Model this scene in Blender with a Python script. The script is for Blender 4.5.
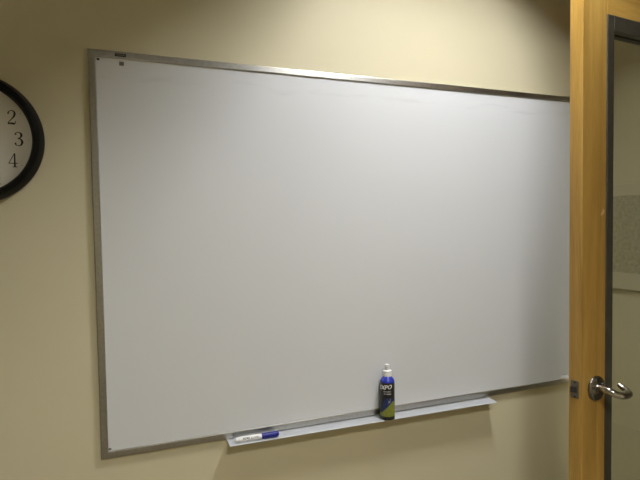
import bpy, bmesh, math, random
from mathutils import Matrix, Vector

for o in list(bpy.data.objects):
    bpy.data.objects.remove(o)
SC = bpy.context.scene
COL = SC.collection
PI = math.pi

# ------------------------------------------------------------------ camera
YAW, PITCH, ROLL = 0.372011, -0.034131, -0.012620
FPX = 518.63
CAM = (0.0646, -1.68245, 1.55424)


def make_camera():
    cy, sy, cp, sp = math.cos(YAW), math.sin(YAW), math.cos(PITCH), math.sin(PITCH)
    f = Vector((sy * cp, cy * cp, sp))
    r = Vector((cy, -sy, 0))
    u = r.cross(f)
    cr, sr = math.cos(ROLL), math.sin(ROLL)
    r2, u2 = cr * r + sr * u, -sr * r + cr * u
    m = Matrix((r2, u2, -f)).transposed().to_4x4()
    m.translation = CAM
    cd = bpy.data.cameras.new('camera')
    cd.sensor_fit = 'HORIZONTAL'
    cd.sensor_width = 36
    cd.lens = FPX / 640 * 36
    cd.clip_start = 0.02
    co = bpy.data.objects.new('camera', cd)
    co.matrix_world = m
    COL.objects.link(co)
    SC.camera = co


make_camera()

# ------------------------------------------------------------------ world, exposure
W = bpy.data.worlds.new('world')
SC.world = W
W.use_nodes = True
W.node_tree.nodes['Background'].inputs[0].default_value = (1, 0.95, 0.86, 1)
W.node_tree.nodes['Background'].inputs[1].default_value = 0.05
SC.view_settings.view_transform = 'Standard'
SC.view_settings.look = 'None'
SC.view_settings.gamma = 1
SC.view_settings.use_curve_mapping = False
SC.view_settings.exposure = 0.0
LAMPS = (  # x, y, half size of opening x, y, recess depth, half size of lens x, y, radiance, colour, label
    (1.14, -.665, .152, .215, .135, .058, .160, 222.0, (1.0, 1.0, 1.0), 'recessed ceiling lamp nearest the whiteboard'),
    (.35, -2.35, .300, .300, .200, .200, .200, 104.0, (1.0, .97, .89), 'square recessed ceiling lamp further from the whiteboard'),
)
CEIL = 2.68
SC.cycles.use_denoising = True
SC.cycles.max_bounces = 10
SC.cycles.diffuse_bounces = 6
SC.cycles.sample_clamp_indirect = 6


# ------------------------------------------------------------------ helpers
def obj(name, bm, mat, parent=None, smooth=False, loc=None):
    bmesh.ops.recalc_face_normals(bm, faces=bm.faces[:])
    me = bpy.data.meshes.new(name)
    bm.to_mesh(me)
    bm.free()
    if mat is not None:
        for m in (mat if isinstance(mat, (list, tuple)) else [mat]):
            me.materials.append(m)
    if smooth:
        me.polygons.foreach_set('use_smooth', [True] * len(me.polygons))
        try:
            me.set_sharp_from_angle(angle=math.radians(38))
        except Exception:
            pass
    o = bpy.data.objects.new(name, me)
    COL.objects.link(o)
    if parent is not None:
        o.parent = parent
    if loc is not None:
        o.location = loc
    return o


def empty(name, loc=(0, 0, 0), rz=0):
    o = bpy.data.objects.new(name, None)
    o.empty_display_size = 0.1
    o.location = loc
    o.rotation_euler = (0, 0, rz)
    COL.objects.link(o)
    return o


def tag(o, label=None, cat=None, kind=None, group=None):
    if label:
        o['label'] = label
    if cat:
        o['category'] = cat
    if kind:
        o['kind'] = kind
    if group:
        o['group'] = group
    return o


def box(bm, lo, hi, bevel=0.0, seg=2, mi=0):
    lo, hi = Vector(lo), Vector(hi)
    r = bmesh.ops.create_cube(bm, size=1)
    vs = r['verts']
    for v in vs:
        v.co = Vector((lo[i] + (v.co[i] + .5) * (hi[i] - lo[i]) for i in range(3)))
    fs = set()
    for v in vs:
        fs.update(v.link_faces)
    for f in fs:
        f.material_index = mi
    if bevel:
        es = set()
        for v in vs:
            es.update(v.link_edges)
        bmesh.ops.bevel(bm, geom=list(es), offset=bevel, segments=seg, profile=.5, affect='EDGES')


def lathe(bm, prof, n=48, axis='z', org=(0, 0, 0), mi=0, cap0=True, cap1=True):
    """prof: list of (radius, height) along the axis."""
    def P(r, h, a):
        c, s = r * math.cos(a), r * math.sin(a)
        v = {'z': (c, s, h), 'y': (c, h, s), 'x': (h, c, s)}[axis]
        return Vector(v) + Vector(org)
    rings = []
    for r, h in prof:
        if r < 1e-6:
            rings.append([bm.verts.new(P(0, h, 0))])
        else:
            rings.append([bm.verts.new(P(r, h, 2 * PI * k / n)) for k in range(n)])
    for a, b in zip(rings[:-1], rings[1:]):
        for k in range(n):
            k2 = (k + 1) % n
            if len(a) == 1 and len(b) == 1:
                continue
            if len(a) == 1:
                vs = (a[0], b[k], b[k2])
            elif len(b) == 1:
                vs = (a[k], a[k2], b[0])
            else:
                vs = (a[k], a[k2], b[k2], b[k])
            bm.faces.new(vs).material_index = mi
    if cap0 and len(rings[0]) > 1:
        bm.faces.new(rings[0]).material_index = mi
    if cap1 and len(rings[-1]) > 1:
        bm.faces.new(rings[-1]).material_index = mi


def catmull(pts, n=8):
    if len(pts) < 3:
        return [tuple(p) for p in pts]
    out = []
    ps = [pts[0]] + list(pts) + [pts[-1]]
    for i in range(1, len(ps) - 2):
        p0, p1, p2, p3 = ps[i - 1:i + 3]
        for k in range(n):
            t = k / n
            out.append(tuple(0.5 * ((2 * b) + (c - a) * t + (2 * a - 5 * b + 4 * c - d) * t * t +
                                    (3 * b - a - 3 * c + d) * t ** 3) for a, b, c, d in zip(p0, p1, p2, p3)))
    out.append(tuple(pts[-1]))
    return out


def sweep(bm, pts, radii, n=20, flat=1.0, caps=True, mi=0):
    """tube through 3-D points with parallel-transported rings and rounded ends"""
    P = [Vector(p) for p in pts]
    T = []
    for i in range(len(P)):
        a, b = P[max(0, i - 1)], P[min(len(P) - 1, i + 1)]
        T.append((b - a).normalized())
    N = T[0].orthogonal().normalized()
    rings = []
    for i, p in enumerate(P):
        N = (N - T[i] * N.dot(T[i])).normalized()
        B = T[i].cross(N)
        r = radii[i] if hasattr(radii, '__len__') else radii
        rings.append([bm.verts.new(p + N * (r * math.cos(2 * PI * k / n)) + B * (r * flat * math.sin(2 * PI * k / n)))
                      for k in range(n)])
    for a, b in zip(rings[:-1], rings[1:]):
        for k in range(n):
            bm.faces.new((a[k], a[(k + 1) % n], b[(k + 1) % n], b[k])).material_index = mi
    if caps:
        bm.faces.new(rings[0]).material_index = mi
        bm.faces.new(rings[-1]).material_index = mi


def prism(bm, sec, a, b, axis='x', mi=0):
    """closed section (u,v) extruded from a to b along the axis; x: (y,z), z: (x,y)"""
    def P(u, v, t):
        return {'x': (t, u, v), 'z': (u, v, t), 'y': (u, t, v)}[axis]
    A = [bm.verts.new(P(u, v, a)) for u, v in sec]
    B = [bm.verts.new(P(u, v, b)) for u, v in sec]
    n = len(sec)
    for k in range(n):
        bm.faces.new((A[k], A[(k + 1) % n], B[(k + 1) % n], B[k])).material_index = mi
    bm.faces.new(A).material_index = mi
    bm.faces.new(B).material_index = mi


# ------------------------------------------------------------------ materials
def mat(name, col=(.5, .5, .5), rough=.5, metal=0.0, spec=.5, **kw):
    m = bpy.data.materials.new(name)
    m.use_nodes = True
    b = m.node_tree.nodes['Principled BSDF']
    b.inputs['Base Color'].default_value = (*col, 1)
    b.inputs['Roughness'].default_value = rough
    b.inputs['Metallic'].default_value = metal
    b.inputs['Specular IOR Level'].default_value = spec
    for k, v in kw.items():
        b.inputs[k].default_value = v
    return m


def nd(m, t, **kw):
    n = m.node_tree.nodes.new(t)
    for k, v in kw.items():
        if k in n.inputs:
            n.inputs[k].default_value = v
        else:
            setattr(n, k, v)
    return n


def link(m, a, b):
    m.node_tree.links.new(a, b)


def noise_color(m, c1, c2, scale=(1, 1, 1), nscale=5.0, detail=4.0, lo=.35, hi=.65, bump=0.0, bscale=None, bdist=.001, coord='Object'):
    b = m.node_tree.nodes['Principled BSDF']
    tc = nd(m, 'ShaderNodeTexCoord')
    mp = nd(m, 'ShaderNodeMapping')
    mp.inputs['Scale'].default_value = scale
    link(m, tc.outputs[coord], mp.inputs[0])
    nz = nd(m, 'ShaderNodeTexNoise', Scale=nscale, Detail=detail)
    link(m, mp.outputs[0], nz.inputs['Vector'])
    rp = nd(m, 'ShaderNodeValToRGB')
    rp.color_ramp.elements[0].position = lo
    rp.color_ramp.elements[0].color = (*c1, 1)
    rp.color_ramp.elements[1].position = hi
    rp.color_ramp.elements[1].color = (*c2, 1)
    link(m, nz.outputs['Fac'], rp.inputs[0])
    link(m, rp.outputs[0], b.inputs['Base Color'])
    if bump:
        n2 = nz
        if bscale:
            n2 = nd(m, 'ShaderNodeTexNoise', Scale=bscale, Detail=3.0)
            link(m, tc.outputs[coord], n2.inputs['Vector'])
        bp = nd(m, 'ShaderNodeBump', Strength=bump, Distance=bdist)
        link(m, n2.outputs['Fac'], bp.inputs['Height'])
        link(m, bp.outputs[0], b.inputs['Normal'])
    return m


WALL = noise_color(mat('cream wall paint', rough=.62, spec=.3), (.65, .598, .418), (.67, .616, .432), nscale=2.0,
                   bump=.22, bscale=260.0, bdist=.0012)
CEILM = noise_color(mat('ceiling tile', rough=.9), (.52, .50, .46), (.46, .44, .40), nscale=90, detail=6, bump=.3, bdist=.002)
CARPET = noise_color(mat('carpet', rough=1), (.19, .16, .112), (.28, .235, .165), nscale=220, detail=3, bump=.6, bdist=.004)
BASEM = mat('dark rubber base', (.06, .055, .05), .5)
ALU = noise_color(mat('brushed aluminium frame', rough=.34, metal=1.0), (.43, .42, .395), (.48, .47, .44),
                  scale=(2, 2, 2), nscale=60, detail=2)
TRAYM = noise_color(mat('satin aluminium tray', rough=.40, metal=.35), (.66, .69, .74), (.72, .75, .80),
                    scale=(1, 40, 40), nscale=12, detail=2)
BLACKP = mat('black plastic', (.012, .012, .013), .35)
DARKM = mat('dark fastener', (.02, .019, .018), .5)
CHROME = mat('worn chrome', (.62, .60, .57), .16, metal=1.0)
CHROME2 = mat('satin chrome', (.40, .39, .37), .28, metal=1.0)
BRONZE = noise_color(mat('dark grey painted glazing bead', rough=.45), (.042, .038, .027), (.052, .047, .034), nscale=40)
PAPER = mat('clock face paper', (.66, .64, .58), .6)
INK = mat('black ink', (.012, .012, .012), .6)
WHITEP = mat('white plastic', (.85, .86, .87), .35)
SILVERP = mat('silver collar plastic', (.55, .55, .56), .35)
BLUECAP = mat('blue plastic', (.010, .018, .26), .35)


def wood(name, dark, mid, light, axis):
    m = mat(name, rough=.38, spec=.4)
    b = m.node_tree.nodes['Principled BSDF']
    tc = nd(m, 'ShaderNodeTexCoord')
    mp = nd(m, 'ShaderNodeMapping')
    mp.inputs['Scale'].default_value = {'z': (16, 16, .9), 'x': (.9, 16, 16)}[axis]
    link(m, tc.outputs['Object'], mp.inputs[0])
    n1 = nd(m, 'ShaderNodeTexNoise', Scale=1.3, Detail=5.0, Distortion=.7)
    link(m, mp.outputs[0], n1.inputs['Vector'])
    mp2 = nd(m, 'ShaderNodeMapping')
    mp2.inputs['Scale'].default_value = {'z': (420, 420, 14), 'x': (14, 420, 420)}[axis]
    link(m, tc.outputs['Object'], mp2.inputs[0])
    n2 = nd(m, 'ShaderNodeTexNoise', Scale=1.0, Detail=3.0)
    link(m, mp2.outputs[0], n2.inputs['Vector'])
    mx = nd(m, 'ShaderNodeMath', operation='MULTIPLY_ADD')
    link(m, n2.outputs['Fac'], mx.inputs[0])
    mx.inputs[1].default_value = .45
    link(m, n1.outputs['Fac'], mx.inputs[2])
    rp = nd(m, 'ShaderNodeValToRGB')
    e = rp.color_ramp.elements
    e[0].position, e[0].color = .48, (*dark, 1)
    e[1].position, e[1].color = .96, (*light, 1)
    k = e.new(.72)
    k.color = (*mid, 1)
    link(m, mx.outputs[0], rp.inputs[0])
    link(m, rp.outputs[0], b.inputs['Base Color'])
    bp = nd(m, 'ShaderNodeBump', Strength=.08, Distance=.0006)
    link(m, n2.outputs['Fac'], bp.inputs['Height'])
    link(m, bp.outputs[0], b.inputs['Normal'])
    return m


WOOD = wood('honey maple veneer upright grain', (.29, .165, .034), (.41, .240, .053), (.54, .34, .085), 'z')
WOODX = wood('honey maple veneer level grain', (.29, .165, .034), (.41, .240, .053), (.54, .34, .085), 'x')


def board_material():
    """white marker board; faint wiped ink smears in two shallow bands below the top rail"""
    m = mat('white marker board enamel', (.70, .718, .74), .30, spec=.4)
    b = m.node_tree.nodes['Principled BSDF']
    tc = nd(m, 'ShaderNodeTexCoord')
    sp = nd(m, 'ShaderNodeSeparateXYZ')
    link(m, tc.outputs['Object'], sp.inputs[0])
    # wavy height of the smear line
    nx = nd(m, 'ShaderNodeTexNoise', Scale=2.6, Detail=2.0)
    mpx = nd(m, 'ShaderNodeMapping')
    mpx.inputs['Scale'].default_value = (1.5, 0, 0)
    link(m, tc.outputs['Object'], mpx.inputs[0])
    link(m, mpx.outputs[0], nx.inputs['Vector'])
    h = nd(m, 'ShaderNodeMath', operation='MULTIPLY_ADD')
    link(m, nx.outputs['Fac'], h.inputs[0])
    h.inputs[1].default_value = .10
    h.inputs[2].default_value = 1.098
    d = nd(m, 'ShaderNodeMath', operation='SUBTRACT')
    link(m, sp.outputs['Z'], d.inputs[0])
    link(m, h.outputs[0], d.inputs[1])
    ab = nd(m, 'ShaderNodeMath', operation='ABSOLUTE')
    link(m, d.outputs[0], ab.inputs[0])
    band = nd(m, 'ShaderNodeMapRange')
    band.inputs['From Min'].default_value = .0
    band.inputs['From Max'].default_value = .012
    band.inputs['To Min'].default_value = 1
    band.inputs['To Max'].default_value = 0
    link(m, ab.outputs[0], band.inputs['Value'])
    br = nd(m, 'ShaderNodeTexNoise', Scale=3.5, Detail=4.0)
    mpb = nd(m, 'ShaderNodeMapping')
    mpb.inputs['Scale'].default_value = (2.0, 1, 14)
    link(m, tc.outputs['Object'], mpb.inputs[0])
    link(m, mpb.outputs[0], br.inputs['Vector'])
    brk = nd(m, 'ShaderNodeMapRange')
    brk.inputs['From Min'].default_value = .44
    brk.inputs['From Max'].default_value = .62
    link(m, br.outputs['Fac'], brk.inputs['Value'])
    mu = nd(m, 'ShaderNodeMath', operation='MULTIPLY')
    link(m, band.outputs[0], mu.inputs[0])
    link(m, brk.outputs[0], mu.inputs[1])
    mu2 = nd(m, 'ShaderNodeMath', operation='MULTIPLY')
    link(m, mu.outputs[0], mu2.inputs[0])
    mu2.inputs[1].default_value = .28
    mix = nd(m, 'ShaderNodeMix', data_type='RGBA')
    mix.inputs['A'].default_value = (.70, .718, .74, 1)
    mix.inputs['B'].default_value = (.52, .52, .54, 1)
    link(m, mu2.outputs[0], mix.inputs['Factor'])
    link(m, mix.outputs['Result'], b.inputs['Base Color'])
    return m


BOARD = board_material()


def glass_material():
    m = bpy.data.materials.new('clear door glass')
    m.use_nodes = True
    nt = m.node_tree
    for n in list(nt.nodes):
        nt.nodes.remove(n)
    out = nt.nodes.new('ShaderNodeOutputMaterial')
    mix = nt.nodes.new('ShaderNodeMixShader')
    tr = nt.nodes.new('ShaderNodeBsdfTransparent')
    tr.inputs[0].default_value = (.94, .95, .92, 1)
    gl = nt.nodes.new('ShaderNodeBsdfGlossy')
    gl.inputs['Roughness'].default_value = .01
    fr = nt.nodes.new('ShaderNodeFresnel')
    fr.inputs[0].default_value = 1.5
    ge = nt.nodes.new('ShaderNodeNewGeometry')
    front = nt.nodes.new('ShaderNodeMath')          # only the outward face reflects; doubled for the pane's two surfaces
    front.operation = 'MULTIPLY_ADD'
    nt.links.new(ge.outputs['Backfacing'], front.inputs[0])
    front.inputs[1].default_value = -1.8
    front.inputs[2].default_value = 1.8
    fm = nt.nodes.new('ShaderNodeMath')
    fm.operation = 'MULTIPLY'
    fm.use_clamp = True
    nt.links.new(fr.outputs[0], fm.inputs[0])
    nt.links.new(front.outputs[0], fm.inputs[1])
    nt.links.new(fm.outputs[0], mix.inputs[0])
    nt.links.new(tr.outputs[0], mix.inputs[1])
    nt.links.new(gl.outputs[0], mix.inputs[2])
    nt.links.new(mix.outputs[0], out.inputs[0])
    return m


GLASS = glass_material()
FABRIC = noise_color(mat('grey olive woven fabric', rough=1.0), (.38, .35, .235), (.54, .50, .34), nscale=70, detail=5,
                     lo=.3, hi=.7, bump=.5, bdist=.002)
PTRIM = mat('pale beige rail', (.62, .575, .41), .5)

# ------------------------------------------------------------------ room shell
XL, XR, YB, TH = -2.7, 2.32, -3.6, .12
PIL_X, PIL_Y = 2.09, -.34
DOOR_Y0, DOOR_Y1, DOOR_H = -.405, -1.345, 2.58  # door made extra tall, out of view, to block lamp light passing over it


def struct(name, bm, m, label, cat):
    return tag(obj(name, bm, m), label, cat, 'structure')


bm = bmesh.new()
box(bm, (XL - TH, YB - TH, -.1), (XR + 1.6, TH, 0))
struct('floor', bm, CARPET, 'dark carpeted floor of the meeting room', 'floor')
bm = bmesh.new()
# ceiling tiled round the lamp openings
holes = [(L[0] - L[2], L[0] + L[2], L[1] - L[3], L[1] + L[3]) for L in LAMPS]
gx = sorted({XL - TH, XR + 1.6, *[h[0] for h in holes], *[h[1] for h in holes]})
gy = sorted({YB - TH, TH, *[h[2] for h in holes], *[h[3] for h in holes]})
for xa, xb in zip(gx[:-1], gx[1:]):
    for ya, yb in zip(gy[:-1], gy[1:]):
        if not any(h[0] - 1e-6 <= xa and xb <= h[1] + 1e-6 and h[2] - 1e-6 <= ya and yb <= h[3] + 1e-6 for h in holes):
            box(bm, (xa, ya, CEIL), (xb, yb, CEIL + .2))
struct('ceiling', bm, CEILM, 'pale ceiling over the meeting room', 'ceiling')
bm = bmesh.new()
box(bm, (XL - TH, 0, 0), (XR + TH, TH, CEIL))
struct('wall_back', bm, WALL, 'cream painted wall behind the whiteboard', 'wall')
bm = bmesh.new()
box(bm, (XL - TH, YB - TH, 0), (XL, 0, CEIL))
struct('wall_left', bm, WALL, 'cream painted wall at the left end of the room', 'wall')
bm = bmesh.new()
box(bm, (XL, YB - TH, 0), (XR + TH, YB, CEIL))
struct('wall_front', bm, WALL, 'cream painted wall opposite the whiteboard', 'wall')
bm = bmesh.new()
box(bm, (PIL_X, PIL_Y, 0), (XR + TH, 0, CEIL))            # boxed-in corner behind the open door
box(bm, (XR, DOOR_Y0 + .03, 0), (XR + TH, PIL_Y, CEIL))
box(bm, (XR, DOOR_Y1 - .03, DOOR_H + .04), (XR + TH, DOOR_Y0 + .03, CEIL))
box(bm, (XR, YB, 0), (XR + TH, DOOR_Y1 - .03, CEIL))
struct('wall_right', bm, WALL, 'cream wall seen through the door glass, with the doorway', 'wall')
bm = bmesh.new()
box(bm, (XR + 1.5, YB - TH, 0), (XR + 1.6, TH, CEIL))
struct('wall_corridor', bm, WALL, 'cream corridor wall beyond the doorway', 'wall')
bm = bmesh.new()
box(bm, (XL, -.012, 0), (PIL_X, 0, .10), .003)
struct('baseboard_back', bm, BASEM, 'dark base strip along the whiteboard wall', 'baseboard')
# door frame lining the opening
bm = bmesh.new()
for a, b in ((DOOR_Y0, DOOR_Y0 + .03), (DOOR_Y1 - .03, DOOR_Y1)):
    box(bm, (XR - .005, a, 0), (XR + TH + .005, b, DOOR_H + .01), .002)
box(bm, (XR - .005, DOOR_Y1 - .03, DOOR_H + .01), (XR + TH + .005, DOOR_Y0 + .03, DOOR_H + .04), .002)
struct('trim_doorway', bm, BRONZE, 'dark frame lining the doorway', 'door frame')

# ------------------------------------------------------------------ ceiling lamps (recessed, with deep reflector sides)
REFL = mat('lamp reflector', (.10, .10, .10), .5)


def ceiling_lamp(x, y, hx, hy, dep, ex, ey, power, col, label):
    """half sizes hx, hy of the opening; ex, ey of the lit lens at the top of the recess"""
    lo = empty('ceiling_lamp', (x, y, CEIL))
    tag(lo, label, 'lamp')
    b = bmesh.new()
    box(b, (-hx, -hy, 0), (-hx + .006, hy, dep))
    box(b, (hx - .006, -hy, 0), (hx, hy, dep))
    box(b, (-hx + .006, -hy, 0), (hx - .006, -hy + .006, dep))
    box(b, (-hx + .006, hy - .006, 0), (hx - .006, hy, dep))
    box(b, (-hx, -hy, dep), (hx, hy, dep + .008))
    obj('housing', b, REFL, lo)
    em = mat('lit lamp lens', (.8, .8, .8), .5)
    p = em.node_tree.nodes['Principled BSDF']
    p.inputs['Emission Color'].default_value = (*col, 1)
    p.inputs['Emission Strength'].default_value = power
    b = bmesh.new()
    box(b, (-ex, -ey, dep - .014), (ex, ey, dep - .001), .003)
    obj('lens', b, em, lo)


for L in LAMPS:
    ceiling_lamp(*L)

# ------------------------------------------------------------------ whiteboard
BW, BH, BZ, FW, FT = 1.905, 1.22, .85, .0212, .013
wb = empty('whiteboard', (0, 0, BZ))
tag(wb, 'large wall mounted whiteboard with a thin silver metal frame', 'whiteboard')
bm = bmesh.new()
box(bm, (.004, -.0085, .004), (BW - .004, -.001, BH - .004))
surf = obj('writing_surface', bm, BOARD, wb)
tag(surf, 'plain white glossy writing surface with faint smears')


def rail(p0, p1, inward, name='frame_rail'):
    """mitred aluminium rail from p0 to p1 (outer corners, in x-z), inward = unit vector to the board's middle"""
    p0, p1, iw = Vector(p0), Vector(p1), Vector(inward)
    t = (p1 - p0).normalized()
    # profile (distance inward, height off the wall)
    prof = [(0, 0), (0, .0100), (.0010, .0112), (.0028, .0118), (FW - .0030, .0132), (FW - .0012, .0126), (FW, .0106), (FW, 0)]
    b = bmesh.new()
    R = []
    for end, s in ((p0, 1), (p1, -1)):
        ring = []
        for d, hgt in prof:
            q = end + iw * d + t * (d * s)
            ring.append(b.verts.new((q.x, -hgt, q.y)))
        R.append(ring)
    n = len(prof)
    for k in range(n):
        b.faces.new((R[0][k], R[0][(k + 1) % n], R[1][(k + 1) % n], R[1][k]))
    b.faces.new(R[0])
    b.faces.new(R[1])
    return obj(name, b, ALU, wb)


# the left end hangs a few millimetres out of square
SK0, SK1 = .0028, -.0044
toprail = rail((SK1, BH), (BW, BH), (0, -1))
rail((SK0, 0), (BW, 0), (0, 1))
rail((SK0, 0), (SK1, BH), (1, 0))
rail((BW, 0), (BW, BH), (-1, 0))
# black maker's plate on the top rail with a pale printed line
bm = bmesh.new()
box(bm, (.0695, -.0145, BH - .0155), (.1010, -.0130, BH - .0065), .0006)
plate = obj('name_plate', bm, BLACKP, wb)
tag(plate, 'small black plate on the top rail')
bm = bmesh.new()
random.seed(4)
x = .0745
while x < .096:
    w = random.uniform(.0012, .0026)
    box(bm, (x, -.01475, BH - .0120), (x + w, -.0144, BH - .0100))
    x += w + .0008
obj('print', bm, mat('pale grey print', (.30, .29, .27), .6), plate)
# small dark square sticker under it
STICK = noise_color(mat('mottled grey sticker', rough=.5), (.10, .10, .10), (.17, .17, .17), nscale=260, detail=2)
bm = bmesh.new()
box(bm, (.0812, -.0089, 1.1795), (.0945, -.0084, 1.1915))
tag(obj('sticker', bm, STICK, wb), 'small dark grey square sticker')
# corner fasteners
for fx, fz, w, h in ((.0235, BH - .0275, .0075, .0060), (.0275, .0275, .0085, .0040)):
    bm = bmesh.new()
    box(bm, (fx - w / 2, -.0105, fz - h / 2), (fx + w / 2, -.0082, fz + h / 2), .0008)
    obj('corner_clip', bm, DARKM, wb)
bm = bmesh.new()
lathe(bm, [(.0024, -.0082), (.0024, -.0106), (.0016, -.0112), (0, -.0113)], 16, 'y', (.0305, 0, BH - .0272))
obj('rivet', bm, WHITEP, wb)

# marker tray: extruded aluminium ledge under the board
TX0, TX1 = .382, 1.435
sec = [(-.001, -.0015), (-.014, -.0035), (-.050, -.0050), (-.0550, -.0053), (-.0566, -.0060), (-.0570, -.0070), (-.0566, -.0080), (-.0550, -.0082),
       (-.006, -.0070), (-.0045, -.013), (-.001, -.013)]
bm = bmesh.new()
TLEN = TX1 - TX0
prism(bm, sec, 0, TLEN, 'x')
tray = obj('marker_tray', bm, TRAYM, wb, loc=(TX0, 0, 0))
tray.rotation_euler = (0, .004, 0)                 # hangs very slightly lower at its right end
tag(tray, 'narrow pale aluminium tray ledge under the board')
for xx in (.02, TLEN - .022):
    bm = bmesh.new()
    lathe(bm, [(.0035, -.0132), (.0035, -.0140), (.002, -.0146), (0, -.0147)], 14, 'y', (xx, 0, .006))
    obj('screw', bm, CHROME2, tray)
bm = bmesh.new()
prism(bm, [(u * 1.015, v * 1.02 + .0004) for u, v in sec], TLEN, TLEN + .002, 'x')
obj('end_cap', bm, TRAYM, tray)

# ------------------------------------------------------------------ stroke lettering (clock numerals)
GLY = {
    '1': [[(.32, .98, .11), (.32, .04, .13)], [(.33, .95, .05), (.14, .82, .04)], [(.10, .02, .05), (.54, .02, .05)]],
    '2': [[(.11, .73, .14), (.12, .87, .07), (.30, .98, .05), (.48, .91, .10), (.53, .74, .15), (.46, .55, .11), (.28, .34, .06), (.07, .10, .06)],
          [(.05, .05, .09), (.28, .07, .13), (.46, .05, .13), (.55, .10, .06), (.59, .26, .035)]],
    '3': [[(.10, .79, .14), (.14, .92, .06), (.30, .98, .05), (.46, .90, .11), (.50, .76, .15), (.42, .60, .08), (.24, .54, .05)],
          [(.24, .54, .05), (.44, .49, .09), (.55, .29, .16), (.46, .08, .10), (.28, .02, .05), (.12, .09, .07), (.09, .22, .14)]],
    '4': [[(.44, .99, .09), (.44, .03, .13)], [(.43, .98, .05), (.04, .29, .05)], [(.01, .28, .055), (.64, .28, .055)], [(.28, .02, .05), (.60, .02, .05)]],
    '5': [[(.14, .96, .05), (.12, .53, .04)], [(.12, .92, .11), (.51, .93, .09)],
          [(.12, .54, .04), (.28, .62, .06), (.48, .52, .12), (.54, .32, .15), (.46, .10, .10), (.26, .02, .05), (.11, .08, .07), (.09, .21, .13)]],
    '6': [[(.50, .84, .13), (.38, .98, .05), (.2, .86, .09), (.09, .55, .14), (.10, .25, .13), (.22, .05, .07), (.34, .02, .05), (.50, .14, .11),
           (.54, .32, .14), (.44, .54, .08), (.3, .58, .05), (.14, .45, .06)]],
    '7': [[(.07, .72, .04), (.10, .90, .09), (.3, .92, .13), (.56, .95, .07)], [(.55, .95, .05), (.36, .55, .09), (.29, .04, .15)]],
    '8': [[(.31, .98, .05), (.13, .88, .10), (.12, .68, .11), (.31, .54, .08), (.50, .38, .13), (.52, .18, .12), (.31, .02, .05), (.10, .16, .11),
           (.11, .36, .09), (.31, .54, .06), (.47, .68, .09), (.47, .88, .09), (.31, .98, .05)]],
    '0': [[(.31, .98, .05), (.13, .84, .10), (.08, .5, .15), (.13, .16, .10), (.31, .02, .05), (.49, .16, .10), (.54, .5, .15), (.49, .84, .10), (.31, .98, .05)]],
}
GLY['9'] = [[(.62 - a, 1 - b, c) for a, b, c in s] for s in GLY['6']]


def glyphs(bm, text, size, cx, cz, y, th=.0004, stretch=1.0):
    adv = .62 * stretch
    x0 = -len(text) * adv / 2
    for i, ch in enumerate(text):
        for s in GLY[ch]:
            pts = catmull(s, 7)
            L = []
            for k, (px, pz, w) in enumerate(pts):
                a, b = pts[max(0, k - 1)], pts[min(len(pts) - 1, k + 1)]
                tx, tz = b[0] - a[0], b[1] - a[1]
                ln = math.hypot(tx, tz) or 1
                nx, nz = -tz / ln, tx / ln
                row = []
                for sg in (1, -1):
                    X = cx + size * (x0 + i * adv + (px + nx * sg * w / 2) * stretch)
                    Z = cz + size * (pz - .5 + nz * sg * w / 2)
                    row.append((bm.verts.new((X, y, Z)), bm.verts.new((X, y - th, Z))))
                L.append(row)
            for a, b in zip(L[:-1], L[1:]):
                bm.faces.new((a[0][1], a[1][1], b[1][1], b[0][1]))
                bm.faces.new((a[0][0], a[0][1], b[0][1], b[0][0]))
                bm.faces.new((a[1][0], a[1][1], b[1][1], b[1][0]))


# ------------------------------------------------------------------ wall clock
CX, CZ = -.3045, 1.796
ck = empty('wall_clock', (CX, 0, CZ))
tag(ck, 'round black rimmed wall clock with black serif numerals on pale face', 'clock')
bm = bmesh.new()
prof = [(.150, -.002), (.1785, -.002), (.1815, -.005), (.1820, -.010), (.1805, -.020), (.1765, -.034), (.1735, -.0430), (.1715, -.0475),
        (.1680, -.0500), (.1620, -.0500), (.1592, -.0475), (.1540, -.0330), (.1512, -.0215)]
lathe(bm, prof, 128, 'y', cap0=False, cap1=False)
obj('rim', bm, mat('black clock rim', (.0045, .0045, .005), .48, spec=.14), ck, smooth=True)
bm = bmesh.new()
lathe(bm, [(0, -.022), (.1550, -.022), (.1550, -.004), (0, -.004)], 128, 'y')
face = obj('clock_face', bm, PAPER, ck)
for k in range(1, 13):
    a = 2 * PI * k / 12
    bm = bmesh.new()
    glyphs(bm, str(k), .0390, .1185 * math.sin(a), .1185 * math.cos(a) + .001, -.0220, stretch=.93 if k < 10 else .8)
    obj('numeral', bm, INK, ck)
for k in range(12):
    a = 2 * PI * k / 12
    bm = bmesh.new()
    lathe(bm, [(.0011, -.0220), (.0011, -.0224), (0, -.0224)], 10, 'y', (.1440 * math.sin(a), 0, .1440 * math.cos(a)))
    obj('hour_dot', bm, INK, ck)


def hand(name, ang, ln, w, y):
    bm = bmesh.new()
    sec = [(-w * .7, -.022), (w * .7, -.022), (w, ln * .55), (0, ln), (-w, ln * .55)]
    c, s = math.cos(ang), math.sin(ang)
    prism(bm, [(u * c + v * s, -u * s + v * c) for u, v in sec], y, y - .0008, 'y')
    obj(name, bm, INK, ck)


hand('hour_hand', 2 * PI * (8.83 / 12), .072, .0042, -.0255)
hand('minute_hand', 2 * PI * (50 / 60), .108, .0032, -.0275)
bm = bmesh.new()
lathe(bm, [(.006, -.022), (.006, -.0285), (.004, -.030), (0, -.030)], 24, 'y')
obj('hub', bm, INK, ck, smooth=True)

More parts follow.
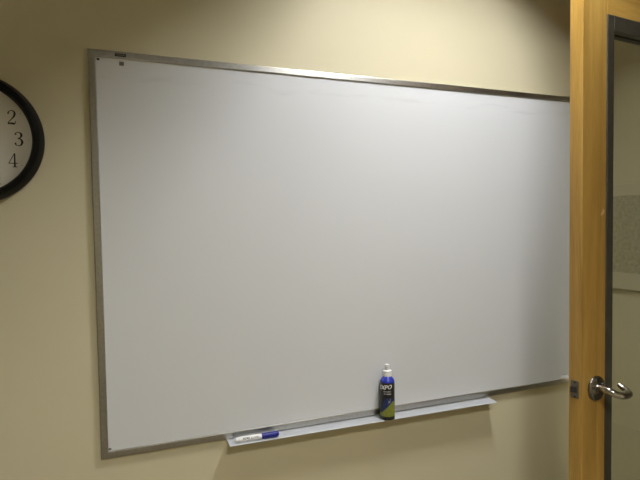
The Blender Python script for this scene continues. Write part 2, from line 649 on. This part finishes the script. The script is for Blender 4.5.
# ------------------------------------------------------------------ door (open, parallel to the whiteboard wall)
DW, DT = .918, .0445
ANG = math.radians(5.5)
door = None
SW, GX0, GX1, GZ0, GZ1 = .115, .113, DW - .113, .26, 2.176
bm = bmesh.new()
bv = .0015
box(bm, (0, 0, .012), (GX0, DT, DOOR_H), bv, 1)
box(bm, (GX1, 0, .012), (DW, DT, DOOR_H), bv, 1)
box(bm, (GX0, 0, .012), (GX1, DT, GZ0), 0, 1, 1)
box(bm, (GX0, 0, GZ1), (GX1, DT, DOOR_H), 0, 1, 1)
door = obj('door_1', bm, [WOOD, WOODX])
door.location = (1.3676, -.5155, 0)
door.rotation_euler = (0, 0, ANG)
tag(door, 'open honey maple door with tall glass pane and chrome lever', 'door', 'structure')
# glazing bead frame, both faces
FWD = .031
bm = bmesh.new()
for y0, y1 in ((-.004, DT / 2 - .004), (DT / 2 + .004, DT + .004)):
    box(bm, (GX0 - .004, y0, GZ0 - .004), (GX0 + FWD - .004, y1, GZ1 + .004), .0012, 1)
    box(bm, (GX1 - FWD + .004, y0, GZ0 - .004), (GX1 + .004, y1, GZ1 + .004), .0012, 1)
    box(bm, (GX0 + FWD - .004, y0, GZ0 - .004), (GX1 - FWD + .004, y1, GZ0 + FWD), .0012, 1)
    box(bm, (GX0 + FWD - .004, y0, GZ1 - FWD - .012), (GX1 - FWD + .004, y1, GZ1 + .004), .0012, 1)
tag(obj('glazing_frame', bm, BRONZE, door), 'dark grey frame around the glass')
bm = bmesh.new()
box(bm, (GX0 + .006, DT / 2 - .003, GZ0 + .006), (GX1 - .006, DT / 2 + .003, GZ1 - .006))
tag(obj('glass_pane', bm, GLASS, door), 'tall clear glass pane')
HX, HZ = .066, 1.030
ROSE = mat('aged chrome rose', (.24, .225, .20), .24, metal=1.0)


def handle(side):
    """lever on the room face (side=-1) or on the far face (side=1)"""
    y0 = 0 if side < 0 else DT
    s = side
    bm = bmesh.new()
    pr = [(.0385, 0), (.0385, .004), (.0375, .0060), (.0345, .0082), (.030, .0092), (.0200, .0095), (.0165, .0110), (.0150, .0140), (.0145, .020), (0, .020)]
    lathe(bm, [(r, y0 + s * h) for r, h in pr], 48, 'y', (HX, 0, HZ))
    rose = obj('door_handle', bm, ROSE, door, smooth=True)
    tag(rose, 'chrome lever handle on a round rose')
    bm = bmesh.new()
    k = 1.0
    raw = [(0, .010, .005), (0, .032, .004), (.003, .045, .002), (.009, .055, -.003), (.020, .0615, -.008), (.036, .0640, -.0115), (.054, .0640, -.0130),
           (.070, .0600, -.0130), (.081, .0520, -.0115), (.0865, .0420, -.0085), (.0870, .0320, -.0050), (.0860, .0240, -.0010), (.0855, .0175, .0030)]
    if s > 0:
        raw = [(0, .010, .005), (0, .045, .005), (.0005, .062, .004), (.0040, .0715, .002), (.013, .0760, -.002), (.032, .0770, -.007), (.054, .0770, -.0100),
               (.070, .0720, -.0110), (.081, .0620, -.0105), (.0865, .0500, -.0085), (.0870, .0380, -.0050), (.0860, .0280, -.0010), (.0855, .0210, .0030)]
    pts = catmull(raw, 7)
    rad = [.0106 - .0034 * max(0, i / (len(pts) - 1) - .62) / .38 for i in range(len(pts))]
    sweep(bm, [(HX + a, y0 + s * b * k, HZ + c) for a, b, c in pts], rad, 24)
    lv = obj('lever', bm, CHROME, rose, smooth=True)
    return rose


handle(-1)
handle(1)
bm = bmesh.new()
box(bm, (-.0012, .0095, HZ - .027), (.001, DT - .0075, HZ + .027), .0006, 1)
lp = obj('latch_plate', bm, mat('tarnished latch steel', (.16, .15, .13), .42, metal=.8), door)
bm = bmesh.new()
prism(bm, [(-.0010, .0155), (-.0115, .0290), (-.0115, .0300), (-.0010, .0300)], HZ - .0085, HZ + .0085, 'z')
obj('latch_bolt', bm, DARKM, lp)
for zz in (-.022, .022):
    bm = bmesh.new()
    lathe(bm, [(.0035, -.0010), (.0035, -.0018), (0, -.0020)], 14, 'x', (0, DT / 2, HZ + zz))
    obj('screw', bm, DARKM, lp)
# pale chip in the veneer
bm = bmesh.new()
random.seed(9)
cpt = []
for k in range(9):
    a = 2 * PI * k / 9
    r = random.uniform(.5, 1.0)
    cpt.append((.095 + .0095 * r * math.cos(a) + .005 * math.sin(a), 1.574 + .0145 * r * math.sin(a)))
prism(bm, cpt, 0.0003, -.0003, 'y')
tag(obj('veneer_chip', bm, mat('raw pale wood', (.56, .38, .17), .7), door), 'small pale chip in the veneer')
for zz in (.25, 1.17, 2.1):
    bm = bmesh.new()
    lathe(bm, [(.0075, zz - .05), (.0075, zz + .05)], 16, 'z', (DW + .006, -.006, 0))
    box(bm, (DW - .0005, -.004, zz - .05), (DW + .0025, DT - .010, zz + .05))
    obj('hinge', bm, CHROME2, door)

# ------------------------------------------------------------------ fabric panel on the corner wall behind the glass
pn = empty('fabric_panel', (PIL_X, -.17, 1.25))
tag(pn, 'grey fabric wall panel with pale rails seen through the door glass', 'wall panel')
bm = bmesh.new()
box(bm, (-.014, -.160, .072), (-.001, .160, .400))
obj('fabric', bm, FABRIC, pn)
for z0, z1 in ((0, .073), (.399, .452)):
    bm = bmesh.new()
    box(bm, (-.016, -.163, z0), (-.001, .163, z1), .003)
    obj('rail', bm, PTRIM, pn)

# ------------------------------------------------------------------ spray bottle on the tray
TRAY_Z = BZ - .0060
BXX, BYY = .958, -.0425
bt = empty('spray_bottle', (BXX, BYY, TRAY_Z), math.radians(-28))
tag(bt, 'blue spray bottle of board cleaner with white pump standing on the tray', 'bottle')
RB = .0258
bm = bmesh.new()
prof = [(0, .0006), (RB - .004, 0), (RB - .001, .0015), (RB, .005), (RB, .014), (RB, .132), (RB - .0005, .138), (RB - .003, .1445),
        (RB - .008, .1495), (.0155, .1525), (.0130, .1540), (.0125, .160), (0, .160)]
lathe(bm, prof, 64)
BLUEB = mat('blue tinted bottle plastic', (.030, .050, .42), .22, spec=.6)
obj('bottle_body', bm, BLUEB, bt, smooth=True)


def patch(bm, f_lo, f_hi, a0, a1, r, n=48, mi=0):
    """strip wrapped round the bottle between two height curves; angle 0 faces the room (-y)"""
    prev = None
    for k in range(n + 1):
        a = a0 + (a1 - a0) * k / n
        cc = (r * math.sin(a), -r * math.cos(a))
        row = (bm.verts.new((*cc, f_lo(a))), bm.verts.new((*cc, f_hi(a))))
        if prev:
            bm.faces.new((prev[0], row[0], row[1], prev[1])).material_index = mi
        prev = row


bm = bmesh.new()
patch(bm, lambda a: .001, lambda a: .013, -PI, PI, RB + .0003)
obj('base_band', bm, BLACKP, bt, smooth=True)


def edge(a):                                       # slanting top of the green print
    return .048 + .026 * max(-.85, min(.75, a))


def arch(a):                                       # top of the navy print
    return max(edge(a), .080 - .034 * max(0, (-.2 - a) / .55) ** 1.6 - .004 * max(0, a))


bm = bmesh.new()
patch(bm, lambda a: .013, lambda a: .134, -PI, PI, RB + .0003, 64)
label = obj('label', bm, BLACKP, bt, smooth=True)
tag(label, 'printed label, black above and olive green below')
GREEN = noise_color(mat('olive green print', rough=.4), (.20, .23, .030), (.27, .29, .05), nscale=120)
bm = bmesh.new()
patch(bm, lambda a: .0135, edge, -PI, PI, RB + .0006, 64)
obj('green_print', bm, GREEN, label, smooth=True)
NAVY = noise_color(mat('navy print', rough=.4), (.012, .022, .10), (.03, .05, .17), nscale=150)
bm = bmesh.new()
patch(bm, edge, arch, -.80, .85, RB + .0008, 32)
obj('blue_print', bm, NAVY, label, smooth=True)
PRINT = mat('white print', (.80, .80, .80), .5)
GREYPR = mat('grey print', (.22, .22, .24), .5)


def wrapped_text(txt, size, r, z, a_mid, slant, m, name, parent, axis='bottle', shear=.25):
    cu = bpy.data.curves.new(name, 'FONT')
    cu.body = txt
    cu.size = size
    cu.align_x = 'CENTER'
    cu.align_y = 'CENTER'
    cu.shear = shear
    cu.offset = size * .035
    tmp = bpy.data.objects.new(name, cu)
    COL.objects.link(tmp)
    dg = bpy.context.evaluated_depsgraph_get()
    me = bpy.data.meshes.new_from_object(tmp.evaluated_get(dg))
    bpy.data.objects.remove(tmp)
    for v in me.vertices:
        x, y = v.co.x, v.co.y
        x, y = x * math.cos(slant) - y * math.sin(slant), x * math.sin(slant) + y * math.cos(slant)
        if axis == 'bottle':
            a = a_mid + x / r
            v.co = (r * math.sin(a), -r * math.cos(a), z + y)
        else:                                   # along a lying marker: x runs along it, y round it
            a = a_mid + y / r
            v.co = (z + x, -r * math.cos(a), r * math.sin(a))
    me.materials.clear()
    me.materials.append(m)
    o = bpy.data.objects.new(name, me)
    COL.objects.link(o)
    o.parent = parent
    return o


wrapped_text('EXPO', .0200, RB + .0009, .1185, -.36, math.radians(6), PRINT, 'logo', label)
bm = bmesh.new()
random.seed(2)
for zz, hh, a0, a1 in ((.1020, .0036, -.52, .46), (.0935, .0040, -.48, .50)):
    a = a0
    while a < a1:
        w = random.uniform(.06, .10)
        patch(bm, lambda q, z=zz: z, lambda q, z=zz, h=hh: z + h, a, min(a + w, a1), RB + .0008, 3)
        a += w + .035
obj('small_print', bm, mat('light grey print', (.48, .48, .48), .5), label)
bm = bmesh.new()
for k in range(10):
    a = .10 + .034 * k
    z = .060 + .0055 * math.sin(k * .75) + .0016 * k
    patch(bm, lambda q, z=z: z, lambda q, z=z: z + .0026, a, a + .030, RB + .0011, 2)
obj('pale_squiggle', bm, PRINT, label)
# pump: collar, stem and finger button
bm = bmesh.new()
cl = [(.0128, .1535), (.0152, .1545), (.0155, .158), (.0155, .168), (.0150, .1695), (.0162, .1705), (.0166, .1725), (.0155, .1745), (.0105, .1760), (0, .1760)]
lathe(bm, cl, 48)
collar = obj('collar', bm, WHITEP, bt, smooth=True)
bm = bmesh.new()
lathe(bm, [(.0078, .1755), (.0078, .181), (.0084, .184), (.0086, .1875), (.0082, .190), (.0088, .1910), (.0090, .1940), (.0080, .1958), (0, .1964)], 40)
box(bm, (-.0030, -.0112, .1855), (.0030, -.0070, .1915), .001)
obj('pump_head', bm, WHITEP, bt, smooth=True)
bm = bmesh.new()
lathe(bm, [(.0018, -.0110), (.0018, -.0118), (0, -.0118)], 12, 'y', (0, 0, .1885))
obj('nozzle', bm, SILVERP, bt)

# ------------------------------------------------------------------ marker lying on the tray
MR = .0085
mk = empty('dry_erase_marker', (.403, -.0430, TRAY_Z + MR * 1.07 + .0016), math.radians(-.6))
mk.scale = (1.07, 1.07, 1.07)
tag(mk, 'white dry erase marker with a blue cap lying on the tray', 'marker')
bm = bmesh.new()
lathe(bm, [(0, -.001), (.0050, -.001), (.0066, .001), (.0070, .004), (.0070, .010), (.0080, .0115), (.0082, .014), (.0082, .080), (.0070, .082), (.0070, .090), (0, .090)], 40, 'x')
barrel = obj('barrel', bm, WHITEP, mk, smooth=True)
bm = bmesh.new()
lathe(bm, [(.0072, .0795), (MR, .0800), (MR, .086), (MR, .126), (.0080, .131), (.0070, .1335), (.0050, .1350), (0, .1352)], 40, 'x')
for k in range(10):
    a = 2 * PI * k / 10 + .3
    box(bm, (.088, MR * math.cos(a) * .97 - .0006, MR * math.sin(a) * .97 - .0006), (.124, MR * math.cos(a) * .97 + .0006, MR * math.sin(a) * .97 + .0006))
obj('cap', bm, BLUECAP, mk, smooth=True)
wrapped_text('EXPO', .0085, .0084, .030, .42, 0, INK, 'logo', barrel, 'marker')
bm = bmesh.new()
random.seed(5)
x = .046
while x < .072:
    w = random.uniform(.0015, .003)
    for a in (.22, .55):
        y, z = -.0084 * math.cos(a), .0084 * math.sin(a)
        box(bm, (x, y - .0002, z - .0008), (x + w, y + .0004, z + .0008))
    x += w + .0012
obj('small_print', bm, GREYPR, barrel)
